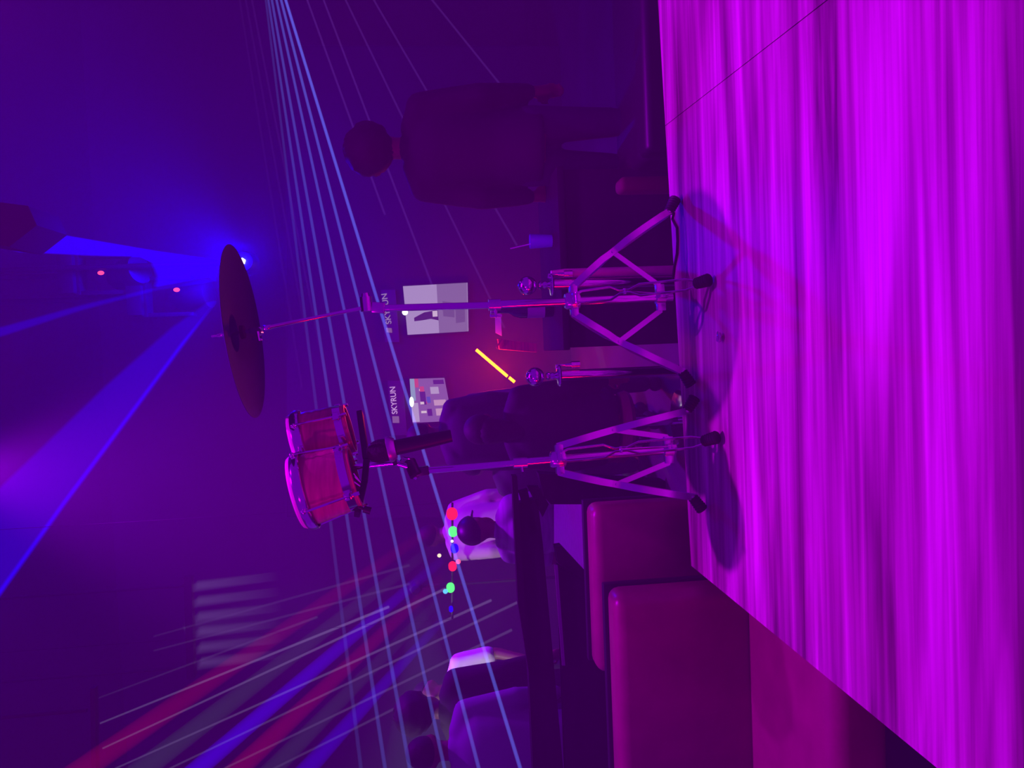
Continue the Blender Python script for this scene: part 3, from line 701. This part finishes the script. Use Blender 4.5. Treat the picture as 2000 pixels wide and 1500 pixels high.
# ================================================================== people (remeshed continuous bodies)
def capsule(bm, a, b_, ra, rb, n=10):
    a, b_ = Vector(a), Vector(b_)
    add_tube(bm, [a, b_], [ra, rb], n); add_ball(bm, a, ra, n, 8); add_ball(bm, b_, rb, n, 8)
def remesh(o, vox, it=5):
    m1_ = o.modifiers.new('Remesh', 'REMESH'); m1_.mode = 'VOXEL'; m1_.voxel_size = vox; m1_.use_smooth_shade = True
    m2_ = o.modifiers.new('Smooth', 'SMOOTH'); m2_.iterations = it; m2_.factor = .5
SKIN = mat('brown_skin', (.20, .10, .065), .5)
HAIR = mat('black_hair', (.015, .012, .014), .7, bump=.5)
def person(label, x, y, H, face, shirt, trouser, hair='short', seated=False, arms=None, sleeves='short', lean=0.0, head_turn=0.0, shirt_name='shirt'):
    """H: standing height; face: heading in degrees, 0 = looking away from the viewer (+y)"""
    k = H / 1.72
    r = thing('person', label, 'person', Vector((x, y, HALL)), 'guests in the hall', math.radians(-face))
    hipz = (.50 if seated else .93) * k
    V = lambda a, b_, c: Vector((a, b_, c))
    ln = lambda p: V(p.x, p.y + math.sin(lean) * (p.z - hipz), hipz + (p.z - hipz) * math.cos(lean))
    sh = hipz + .50 * k; nk = hipz + .545 * k; hd = hipz + .685 * k
    def limb_pts(s):
        S = ln(V(s * .185 * k, 0, sh - .02 * k))
        a = (arms or {}).get(s)
        if a: E, W = [ln(V(s * p[0] * k, p[1] * k, hipz + p[2] * k)) for p in a]
        else: E, W = ln(V(s * .235 * k, -.02 * k, sh - .30 * k)), ln(V(s * .245 * k, .06 * k, sh - .55 * k))
        return S, E, W
    def leg_pts(s):
        hp = V(s * .095 * k, 0, hipz - .03 * k)
        if seated: return hp, V(s * .13 * k, .42 * k, hipz - .02 * k), V(s * .13 * k, .44 * k, .09 * k)
        return hp, V(s * .105 * k, .02 * k, .50 * k), V(s * .11 * k, -.01 * k, .09 * k)
    bm = B()
    # trunk
    trunk = ((-.10, .12, .10), (-.04, .158, .112), (.04, .150, .108), (.13, .134, .098), (.22, .146, .104), (.33, .164, .110), (.42, .172, .106), (.47, .150, .092), (.505, .100, .075), (.53, .062, .058))
    add_loft(bm, [(ln(V(0, 0, hipz + z * k)), rx * k, ry * k) for z, rx, ry in trunk])
    capsule(bm, ln(V(0, -.01 * k, nk - .05 * k)), ln(V(0, .012 * k, hd - .07 * k)), .058 * k, .052 * k)
    hc_ = ln(V(0, .02 * k, hd)); hm = Matrix.Rotation(head_turn, 4, 'Z')
    def hp_(a, b_, c): return hc_ + (hm @ Vector((a, b_, c))) * k
    add_ball(bm, hp_(0, -.008, .018), (.076 * k, .094 * k, .098 * k), 18, 14, hm)
    add_ball(bm, hp_(0, .030, -.055), (.055 * k, .058 * k, .062 * k), 14, 10, hm)
    add_ball(bm, hp_(0, .092, -.020), (.013 * k, .020 * k, .022 * k), 10, 8, hm)   # nose
    add_ball(bm, hp_(0, .082, -.070), (.024 * k, .010 * k, .010 * k), 10, 8, hm)   # mouth
    for s in (-1, 1):
        add_ball(bm, hp_(s * .078, -.002, -.008), (.012 * k, .022 * k, .034 * k), 10, 8, hm)   # ears
        S, E, W = limb_pts(s)
        capsule(bm, S, E, .054 * k, .043 * k); capsule(bm, E, W, .042 * k, .030 * k)
        fw = (W - E).normalized(); sd_ = Vector((1, 0, 0)); sd_ = (sd_ - fw * sd_.dot(fw)).normalized(); nn = fw.cross(sd_)
        palm = W + fw * .045 * k
        capsule(bm, W, W + fw * .075 * k, .028 * k, .032 * k)
        for fi, (o_, L1) in enumerate(((-.030, .062), (-.010, .075), (.010, .070), (.029, .055))):
            b0 = W + fw * .085 * k + sd_ * o_ * k; b1 = b0 + (fw * .6 + nn * .12) * L1 * k; b2 = b1 + (fw * .4 + nn * .25) * L1 * k
            capsule(bm, b0, b1, .0095 * k, .0088 * k, 8); capsule(bm, b1, b2, .0088 * k, .0078 * k, 8)
        t0 = W + fw * .03 * k - sd_ * s * .030 * k; t1 = t0 + (fw * .5 - sd_ * s * .6) * .045 * k; capsule(bm, t0, t1, .0115 * k, .010 * k, 8); capsule(bm, t1, t1 + fw * .035 * k, .010 * k, .009 * k, 8)
        hp, kn, an = leg_pts(s)
        capsule(bm, hp, kn, .085 * k, .058 * k); capsule(bm, kn, an, .055 * k, .040 * k)
        capsule(bm, an + V(0, -.03 * k, -.045 * k), an + V(0, .13 * k, -.05 * k), .038 * k, .030 * k)
    for v in bm.verts: v.co.z = max(v.co.z, .004)
    body = obj('body', bm, SKIN, r, local=True); remesh(body, .011)
    # shirt
    bm = B()
    cut = ((-.09, .182, .135), (-.03, .184, .138), (.05, .176, .132), (.14, .166, .124), (.24, .174, .128), (.34, .186, .132), (.43, .192, .126), (.48, .168, .110), (.515, .115, .090), (.535, .078, .072))
    add_loft(bm, [(ln(V(0, 0, hipz + z * k)), rx * k, ry * k) for z, rx, ry in cut])
    capsule(bm, ln(V(0, -.008 * k, nk - .055 * k)), ln(V(0, -.004 * k, nk - .005 * k)), .082 * k, .066 * k)
    for s in (-1, 1):
        S, E, W = limb_pts(s)
        capsule(bm, ln(V(s * .09 * k, 0, sh + .012 * k)), S, .068 * k, .069 * k)
        if sleeves == 'long': capsule(bm, S, E, .069 * k, .058 * k); capsule(bm, E, E.lerp(W, .92), .057 * k, .043 * k)
        else: capsule(bm, S, S.lerp(E, .78), .069 * k, .064 * k)
    so = obj(shirt_name, bm, shirt, r, local=True); remesh(so, .014, 4)
    # trousers and shoes
    bm = B(); add_ball(bm, V(0, 0, hipz + .01 * k), (.175 * k, .128 * k, .10 * k), 16, 10)
    for s in (-1, 1):
        hp, kn, an = leg_pts(s); capsule(bm, hp, kn, .098 * k, .072 * k); capsule(bm, kn, an + V(0, 0, .02 * k), .069 * k, .056 * k)
    to = obj('trousers', bm, trouser, r, local=True); remesh(to, .018, 3)
    for s in (-1, 1):
        an = leg_pts(s)[2]; bm = B(); capsule(bm, an + V(0, -.035 * k, -.048 * k), an + V(0, .14 * k, -.052 * k), .046 * k, .037 * k)
        for v in bm.verts: v.co.z = max(v.co.z, .001)
        obj('shoe', bm, BLACK, r, local=True)
    # hair or cap
    bm = B()
    if hair == 'afro':
        add_ball(bm, hp_(0, -.03, .045), (.125 * k, .125 * k, .115 * k), 24, 16, hm)
        for v in bm.verts: v.co += Vector((random.uniform(-1, 1), random.uniform(-1, 1), random.uniform(-1, 1))) * .006
    elif hair == 'long':
        add_ball(bm, hp_(0, -.018, .030), (.090 * k, .098 * k, .100 * k), 20, 14, hm); capsule(bm, hp_(0, -.060, -.02), hp_(0, -.085, -.20), .080 * k, .055 * k)
    elif hair == 'cap':
        add_ball(bm, hp_(0, -.006, .034), (.086 * k, .104 * k, .094 * k), 24, 14, hm)
    else:
        add_ball(bm, hp_(0, -.016, .030), (.083 * k, .098 * k, .098 * k), 20, 14, hm)
    if hair != 'afro' and hair != 'long':   # cut away the face and neck
        geom = list(bm.verts) + list(bm.edges) + list(bm.faces)
        bmesh.ops.bisect_plane(bm, geom=geom, plane_co=hp_(0, 0, .022), plane_no=(hm @ Vector((0, .55, -1))).normalized(), clear_outer=True)
        bmesh.ops.holes_fill(bm, edges=[e for e in bm.edges if e.is_boundary])
    ho = obj('cap' if hair == 'cap' else 'hair', bm, BLACK if hair == 'cap' else HAIR, r, local=True)
    if hair == 'cap':
        bm = B(); n_ = 14; vt = []; vb = []
        for q in range(n_ + 1):
            a = -1.15 + 2.3 * q / n_
            vt.append(hp_(.084 * math.sin(a), .090 * math.cos(a) + .005, .030)); vb.append(hp_(.078 * math.sin(a), .150 * math.cos(a) + .018, .018))
        add_prism(bm, vt + vb[::-1], (0, 0, .006)); obj('brim', bm, BLACK, ho, local=True)
    return r
def stool(x, y, hz_, label):
    b0 = Vector((x, y - .02, HALL)); t = thing('stool', label, 'stool', b0, 'stools of the seated guests')
    bm = B(); add_lathe(bm, [(0, hz_ - .05), (.16, hz_ - .05), (.17, hz_ - .03), (.16, hz_), (0, hz_)], b0, (0, 0, 1), 24); obj('seat', bm, LEATHER, t)
    bm = B(); add_tube(bm, [b0 + Vector((0, 0, .02)), b0 + Vector((0, 0, hz_ - .045))], .025, 14); obj('column', bm, CHROME, t)
    bm = B(); add_lathe(bm, [(0, 0), (.17, 0), (.16, .015), (.03, .03), (0, .03)], b0, (0, 0, 1), 24); obj('base', bm, CHROME, t)
def at(x, y, Y): p = px(x, y, Y); return p.x, p.y
def hgt(x, y, Y): return px(x, y, Y).z - HALL
DKC = mat('black_jersey', (.022, .018, .028), .8); DKC2 = mat('charcoal_cotton', (.04, .034, .05), .8)
GREYC = mat('grey_striped_shirt', (.34, .31, .38), .8, noise=((3, 3, 26), .45)); PINKC = mat('pale_pink_shirt', (.52, .38, .42), .8)
WHITEC = mat('white_cotton', (.92, .90, .92), .75); PURC = mat('mauve_cotton', (.28, .22, .36), .8); JEAN = mat('dark_denim', (.03, .03, .06), .8)
X_, Y_ = at(800, 290, 3.45); person('person in black with big hair standing behind the stage, right of the cymbal stand', X_, Y_, hgt(686, 290, 3.45) - .02, 20, DKC, JEAN, 'afro', sleeves='long')
X_, Y_ = at(850, 1388, 4.0); person('person in black seen from behind at the lower left, green light on the hair', X_, Y_, hgt(787, 1388, 4.0), 8, DKC, JEAN, 'afro', sleeves='long')
X_, Y_ = at(850, 1468, 3.55); person('person in a mauve top at the far left edge of the crowd', X_, Y_, hgt(800, 1468, 3.55), -25, PURC, JEAN, 'short', sleeves='long')
X_, Y_ = at(850, 1352, 4.6); person('person in a bright white T-shirt, half hidden behind the figure in black', X_, Y_, hgt(812, 1352, 4.6), 170, WHITEC, JEAN, 'short', arms={-1: ((.235, .03, .22), (.20, .16, .0)), 1: ((.235, .03, .22), (.20, .16, .0))})
X_, Y_ = at(900, 1040, 4.35); person('seated person in a grey striped shirt wearing a black cap', X_, Y_, (hgt(901, 1040, 4.35)) / 1.285 * 1.72, 25, GREYC, JEAN, 'cap', seated=True); stool(X_, Y_, .385 * hgt(901, 1040, 4.35) / 1.285, 'round red stool under the guest in the black cap')
X_, Y_ = at(900, 1020, 5.2); person('person in a pale pink shirt leaning behind the seated guest in the cap', X_, Y_, hgt(815, 1020, 5.2) + .03, -35, PINKC, JEAN, 'short', lean=.35, sleeves='long')
X_, Y_ = at(850, 848, 4.7); person('person in charcoal standing behind the bongo microphone', X_, Y_, hgt(800, 848, 4.7), -15, DKC2, JEAN, 'short', sleeves='long')
X_, Y_ = at(950, 838, 4.0); person('broad person in black seated between the two drum stands', X_, Y_, hgt(915, 838, 4.0) / 1.285 * 1.72, 10, DKC, JEAN, 'long', seated=True, sleeves='long'); stool(X_, Y_, .385 * hgt(915, 838, 4.0) / 1.285, 'round red stool under the broad guest in black')
X_, Y_ = at(880, 812, 6.3); person('person in dark red light below the product screen', X_, Y_, hgt(868, 812, 6.3), 160, DKC2, JEAN, 'short', sleeves='long')
X_, Y_ = at(950, 905, 4.9); person('seated person in charcoal beside the pale pink shirt, below the microphone', X_, Y_, hgt(905, 930, 4.9) / 1.285 * 1.72, 0, DKC2, JEAN, 'short', seated=True, sleeves='long'); stool(X_, Y_, .385 * hgt(905, 930, 4.9) / 1.285, 'round red stool under the seated guest in charcoal')
# ================================================================== lamps, lasers and their self-glowing beams in the haze
def cone_vol(name, a, b_, ra, rb, color, strength, parent, n=14):
    bm = B(); add_tube(bm, [a, b_], [ra, rb], n); return obj(name, bm, beam_mat(color, strength), parent)
def flat_beam(name, a, b_, wa, wb, da, db, color, strength, parent, n=16):  # glowing volume, thinned in depth at the lamp end so it fades there
    s_, t_, d_ = frame(b_ - a); lat = (d_.cross(Vector((0, 1, 0)))).normalized(); dep = lat.cross(d_).normalized(); bm = B(); rs = []
    for p, w_, e_ in ((a, wa, da), (b_, wb, db)):
        rs.append([bm.verts.new(p + lat * (w_ * math.cos(2 * PI * k / n)) + dep * (e_ * math.sin(2 * PI * k / n))) for k in range(n)])
    for k in range(n): bm.faces.new((rs[0][k], rs[0][(k + 1) % n], rs[1][(k + 1) % n], rs[1][k]))
    bm.faces.new(rs[0][::-1]); bm.faces.new(rs[1]); return obj(name, bm, beam_mat(color, strength), parent)
def beam_px(parent, A, YA_, Bp, YB_, wa, wb, color, bright, n=12, ext=0.0):
    """straight beam between two places; wa, wb: widths as seen; bright: light gathered across its middle"""
    a, b_ = px(A[0], A[1], YA_), px(Bp[0], Bp[1], YB_); ra, rb = psize(wa, YA_) / 2, psize(wb, YB_) / 2; br_ = round(bright / (ra + rb), 2)
    b_ = b_ + (b_ - a) * ext; rb = rb + (rb - ra) * ext
    return cone_vol('beam', a, b_, ra, rb, color, br_, parent, n)

# laser projector right of the frame throwing a fan of blue beams
lp = px(500, -200, 5.2)
r = thing('laser_projector', 'black laser projector hung at the right sending a fan of blue beams', 'laser projector', lp)
bm = B(); add_box(bm, lp + Vector((.12, .05, 0)), (.20, .30, .55), None, .015); obj('housing', bm, BLACK, r)
bm = B(); add_tube(bm, [lp + Vector((.12, .05, .26)), lp + Vector((.12, .05, 4.70 - lp.z))], .02, 10); obj('hanger', bm, BLACK, r)
for k, (x0, x1, bright, wd) in enumerate(((558, 1016, .46, 7), (549, 935, .30, 6.5), (540, 868, .24, 6), (531, 800, .19, 6), (524, 752, .15, 5.5), (519, 705, .07, 5))):
    sl = (x1 - x0) / 1500
    beam_px(r, (x0 - sl * 200, -200), 5.2, (x1 + sl * 120, 1620), 3.05, wd * .8, wd * 1.25 + k * .5, (.12, .16, 1.0), bright, ext=.3)
for x0, y0, x1, y1, br in ((600, 0, 752, 420, .05), (632, 0, 845, 560, .055), (675, 0, 985, 640, .05), (730, 0, 1010, 480, .05), (848, 5, 1110, 330, .05), (492, 0, 640, 760, .02), (480, 0, 606, 700, .014), (468, 0, 590, 760, .012)):
    sl = (x1 - x0) / (y1 - y0)
    beam_px(r, (x0 - sl * 120, y0 - 120), 5.4, (x1, y1), 4.4, 4, 5, (.42, .10, 1.0), br)

# bar of six coloured beam lamps above the crowd
BYY = 4.9
bc0, bc1 = px(884, 985, BYY), px(884, 1215, BYY)
r = thing('beam_bar', 'black bar with a row of red, green and blue beam lamps above the crowd', 'light bar', bc0)
bm = B(); add_bar(bm, bc0 + Vector((0, .06, 0)), bc1 + Vector((0, .06, 0)), .014, .014, (0, 1, 0), .004); obj('bar', bm, BLACK, r)
for q in (bc0, bc1):
    bm = B(); add_tube(bm, [q + Vector((0, .06, 0)), Vector((q.x, q.y + .06, 4.70))], .0012, 6); obj('hanging_wire', bm, BLACK, r)
cs = {'red': (1.0, .01, .05), 'green': (.08, 1.0, .16), 'blue': (.0, .0, 1.0)}
for (lx, ly, lr, cn_, end, wb, br) in ((883, 1005, 11, 'red', (165, 1500), 46, .24), (885, 1040, 9, 'green', (282, 1500), 44, .10), (888, 1073, 8, 'blue', (388, 1500), 34, 1.0),
                                     (884, 1108, 8, 'red', (468, 1500), 40, .23), (880, 1150, 8, 'green', (535, 1500), 36, .06), (881, 1192, 4, 'blue', (602, 1500), 34, .5)):
    c_ = px(lx, ly, BYY); bm = B(); add_lathe(bm, [(0, -.012), (psize(lr, BYY) * .7, -.010), (psize(lr, BYY), 0), (psize(lr, BYY), .05), (0, .05)], c_, (0, 1, 0), 20)
    le = obj('lens', bm, glow('lens_' + cn_, cs[cn_], 1.6), r)
    ex = [end[0] + (end[0] - lx) * .2, end[1] + (end[1] - ly) * .2]
    col = {'red': (1.0, .0, .10), 'green': (.16, .34, .20), 'blue': (.06, .0, 1.0)}[cn_]
    a, b_ = px(lx, ly, BYY), px(ex[0], ex[1], 3.2)
    e_ = b_ + (b_ - a) * .5; flat_beam('beam', a.lerp(b_, .06), e_, psize(10, BYY), psize(wb / 2 * 1.1, 3.2) * 1.25, .003, .076, col, round(br * 5, 2), r)
for (lx, ly, lr, c3) in ((858, 1085, 4, (.9, .8, .5)), (883, 1057, 3, (.9, 1, 1)), (895, 1097, 5, (1, .1, .25)), (870, 1155, 5, (.1, .6, 1.0))):
    bm = B(); add_ball(bm, px(lx, ly, BYY - .01), psize(lr, BYY), 10, 8); obj('indicator', bm, glow('ind_%d' % lx, c3, 1.3), r)

# laser bar under the ceiling at the left with thin whitish beams
LY = 4.6
l0, l1 = px(190, 1340, LY), px(196, 1640, LY)
r = thing('laser_bar', 'black ceiling laser bar at the left sending thin whitish beams', 'laser bar', l0)
bm = B(); add_bar(bm, l0 + Vector((0, 0, .018)), l1 + Vector((0, 0, .018)), .028, .05, (0, 1, 0), .006); obj('housing', bm, BLACK, r)
for f_ in (.15, .85):
    q = l0.lerp(l1, f_); bm = B(); add_tube(bm, [q + Vector((0, 0, .06)), Vector((q.x, q.y, 4.70))], .012, 10); obj('hanger', bm, BLACK, r)
for x0, y0, x1, y1, br, wd in ((193, 1363, 620, 1205, .03, 3.5), (195, 1413, 760, 1185, .13, 4), (200, 1462, 870, 1150, .12, 4), (203, 1511, 960, 1172, .10, 4), (208, 1560, 1020, 1172, .075, 4), (212, 1610, 1000, 1230, .06, 4), (215, 1660, 960, 1290, .05, 4)):
    beam_px(r, (x0, y0), LY, (x1, y1), 5.3, wd, wd * 1.6, (.62, .40, .95), br, 8)
for x0, y0, x1, y1, br in ((300, 1243, 800, 1104, .025), (300, 1271, 800, 1140, .03)):
    beam_px(r, (x0, y0), LY, (x1, y1), 5.3, 4, 6, (.62, .40, .95), br, 8)

# panel high on the left with self-glowing light stripes below it
VY = 6.4
r = thing('slat_light', 'hanging panel with six pale vertical stripes of glowing haze high at the left', 'light panel', px(380, 1225, VY))
q0, q1 = px(374, 1125, VY), px(380, 1325, VY)
bm = B(); add_bar(bm, q0 + Vector((0, .03, .03)), q1 + Vector((0, .03, .03)), .06, .08, (0, 1, 0), .006); obj('head_rail', bm, BLACK, r)
for f_ in (.1, .9):
    q = q0.lerp(q1, f_); bm = B(); add_tube(bm, [q + Vector((0, .03, .05)), Vector((q.x, q.y + .03, 4.70))], .012, 10); obj('hanger', bm, BLACK, r)
for k in range(6):  # light stripes as glowing wedges, thinned in depth to fade downward
    y0 = 1151 + k * 30.5; x0 = 375 + k * 1.6
    a, b_ = px(x0, y0, VY), px(x0 + 170, y0 - 26, VY + .3); hw = Vector((psize(7.5, VY), 0, 0))
    bm = B(); hw2 = hw * 1.25
    A_ = [bm.verts.new(a + o) for o in (-hw, hw, hw + Vector((0, .16, 0)), -hw + Vector((0, .16, 0)))]
    E_ = [bm.verts.new(b_ + o) for o in (-hw2, hw2, hw2 + Vector((0, .002, 0)), -hw2 + Vector((0, .002, 0)))]
    for i in range(4): bm.faces.new((A_[i], A_[(i + 1) % 4], E_[(i + 1) % 4], E_[i]))
    bm.faces.new(A_[::-1]); bm.faces.new(E_)
    obj('stripe_beam', bm, beam_mat((.26, .17, .42), 1.1), r, smooth=False)

# green wash cone from a lamp behind the crowd
gp = px(812, 1152, 5.3)
r = thing('green_wash_lamp', 'small green wash lamp behind the crowd at the lower left', 'stage lamp', gp)
bm = B(); add_lathe(bm, [(0, 0), (.03, 0), (.045, .03), (.045, .10), (.02, .13), (0, .13)], gp + Vector((0, .005, 0)), (0, 1, 0), 18); obj('housing', bm, BLACK, r)
bm = B(); add_tube(bm, [gp + Vector((0, .07, 0)), Vector((gp.x, gp.y + .07, HALL))], .012, 10); obj('stand', bm, BLACK, r)
cone_vol('beam', gp, px(870, 1640, 3.9), .01, psize(150, 3.9), (.10, .22, .16), .085, r, 28)

# blue moving head behind the cymbal with self-glowing shafts
HYY = 6.0; hb = px(473, 510, HYY)
def moving_head(label, c, tilt, led, ledc=(1, .05, .12), hang=True):
    r = thing('moving_head_light', label, 'stage light', c, 'moving head lights under the ceiling')
    bm = B(); add_box(bm, c + Vector((0, 0, .42)), (.30, .24, .12), None, .02); obj('base', bm, BLACK, r)
    bm = B()
    for s in (-1, 1): add_box(bm, c + Vector((s * .145, 0, .19)), (.035, .12, .40), None, .012)
    add_box(bm, c + Vector((0, 0, .36)), (.32, .14, .05), None, .012); obj('yoke', bm, BLACK, r)
    d = Vector((math.sin(tilt) * .4, -math.sin(tilt), -math.cos(tilt))).normalized()
    bm = B(); add_lathe(bm, [(0, -.17), (.07, -.165), (.105, -.11), (.118, 0), (.122, .10), (.112, .135), (.09, .14), (0, .135)], c, d, 28); obj('head', bm, BLACK, r)
    bm = B(); add_tube(bm, [c + Vector((0, 0, .47)), Vector((c.x, c.y, 4.70))], .025, 12); obj('hanger', bm, BLACK, r)
    if led is not None:
        bm = B(); add_ball(bm, led, (psize(4, led.y), .008, psize(6, led.y)), 10, 8); obj('status_led', bm, glow('led_red', ledc, 2.2), r)
    return r, d
hang1 = px(250, 535, 6.35); moving_head('black moving head hanging high behind the cymbal, red dot on its arm', hang1, .5, px(197, 533, 6.12))
hang2 = px(378, 578, 6.4); moving_head('black moving head hanging lower, just above the cymbal edge', hang2, .2, px(345, 566, 6.17))
r = thing('blue_spotlight', 'intense blue spotlight glaring just beside the cymbal edge', 'stage light', hb)
bm = B(); add_lathe(bm, [(0, .012), (.07, .012), (.085, .06), (.09, .20), (.05, .26), (0, .26)], hb, (0, 1, 0), 24); obj('housing', bm, BLACK, r)
bm = B(); add_tube(bm, [hb + Vector((0, .12, .08)), Vector((hb.x, hb.y + .12, 4.70))], .02, 12); obj('hanger', bm, BLACK, r)
bm = B(); add_lathe(bm, [(0, -.012), (psize(5, HYY), -.008), (psize(6.5, HYY), .006), (0, .006)], hb, (0, 1, 0), 5); obj('lens', bm, glow('blue_white_lens', (.9, .9, 1.0), 6.0), r)
BL = (.0, .0, 1.0)
def shaft(pts, Y, th, strength):  # glowing slabs shaped like light shafts, dark gaps left between them
    bm = B(); add_prism(bm, [px(a, b_, Y) for a, b_ in pts], (0, th, 0)); return obj('light_shaft', bm, beam_mat(BL, strength), r, smooth=False)
shaft([(422, 506), (300, 488), (78, 450), (22, 490), (160, 497), (268, 500), (292, 512), (303, 540), (298, 560), (404, 540), (416, 548)], HYY - .1, .10, 8)
shaft([(416, 548), (404, 541), (298, 561), (268, 568), (150, 596), (0, 637), (-160, 680), (-160, 698), (0, 655), (150, 606), (300, 566)], HYY - .25, .10, 2.6)
shaft([(418, 586), (402, 590), (330, 640), (200, 755), (60, 890), (-160, 1100), (-160, 1370), (-20, 1185), (120, 990), (260, 802), (350, 680), (416, 592)], HYY - .4, .10, 3.0)
shaft([(416, 592), (350, 680), (260, 802), (120, 990), (-20, 1185), (-160, 1370), (-160, 1362), (-20, 1172), (120, 978), (260, 791), (350, 670)], HYY - .52, .08, 7.0)
bm = B(); pquad(bm, [(0, 395), (55, 402), (72, 440), (18, 482), (-60, 470), (-60, 395)], 4.5, .35); sp = obj('ceiling_speaker', bm, BLACK, smooth=False); tag(sp, 'black loudspeaker corner hanging from the ceiling at the top of the hall', 'loudspeaker')
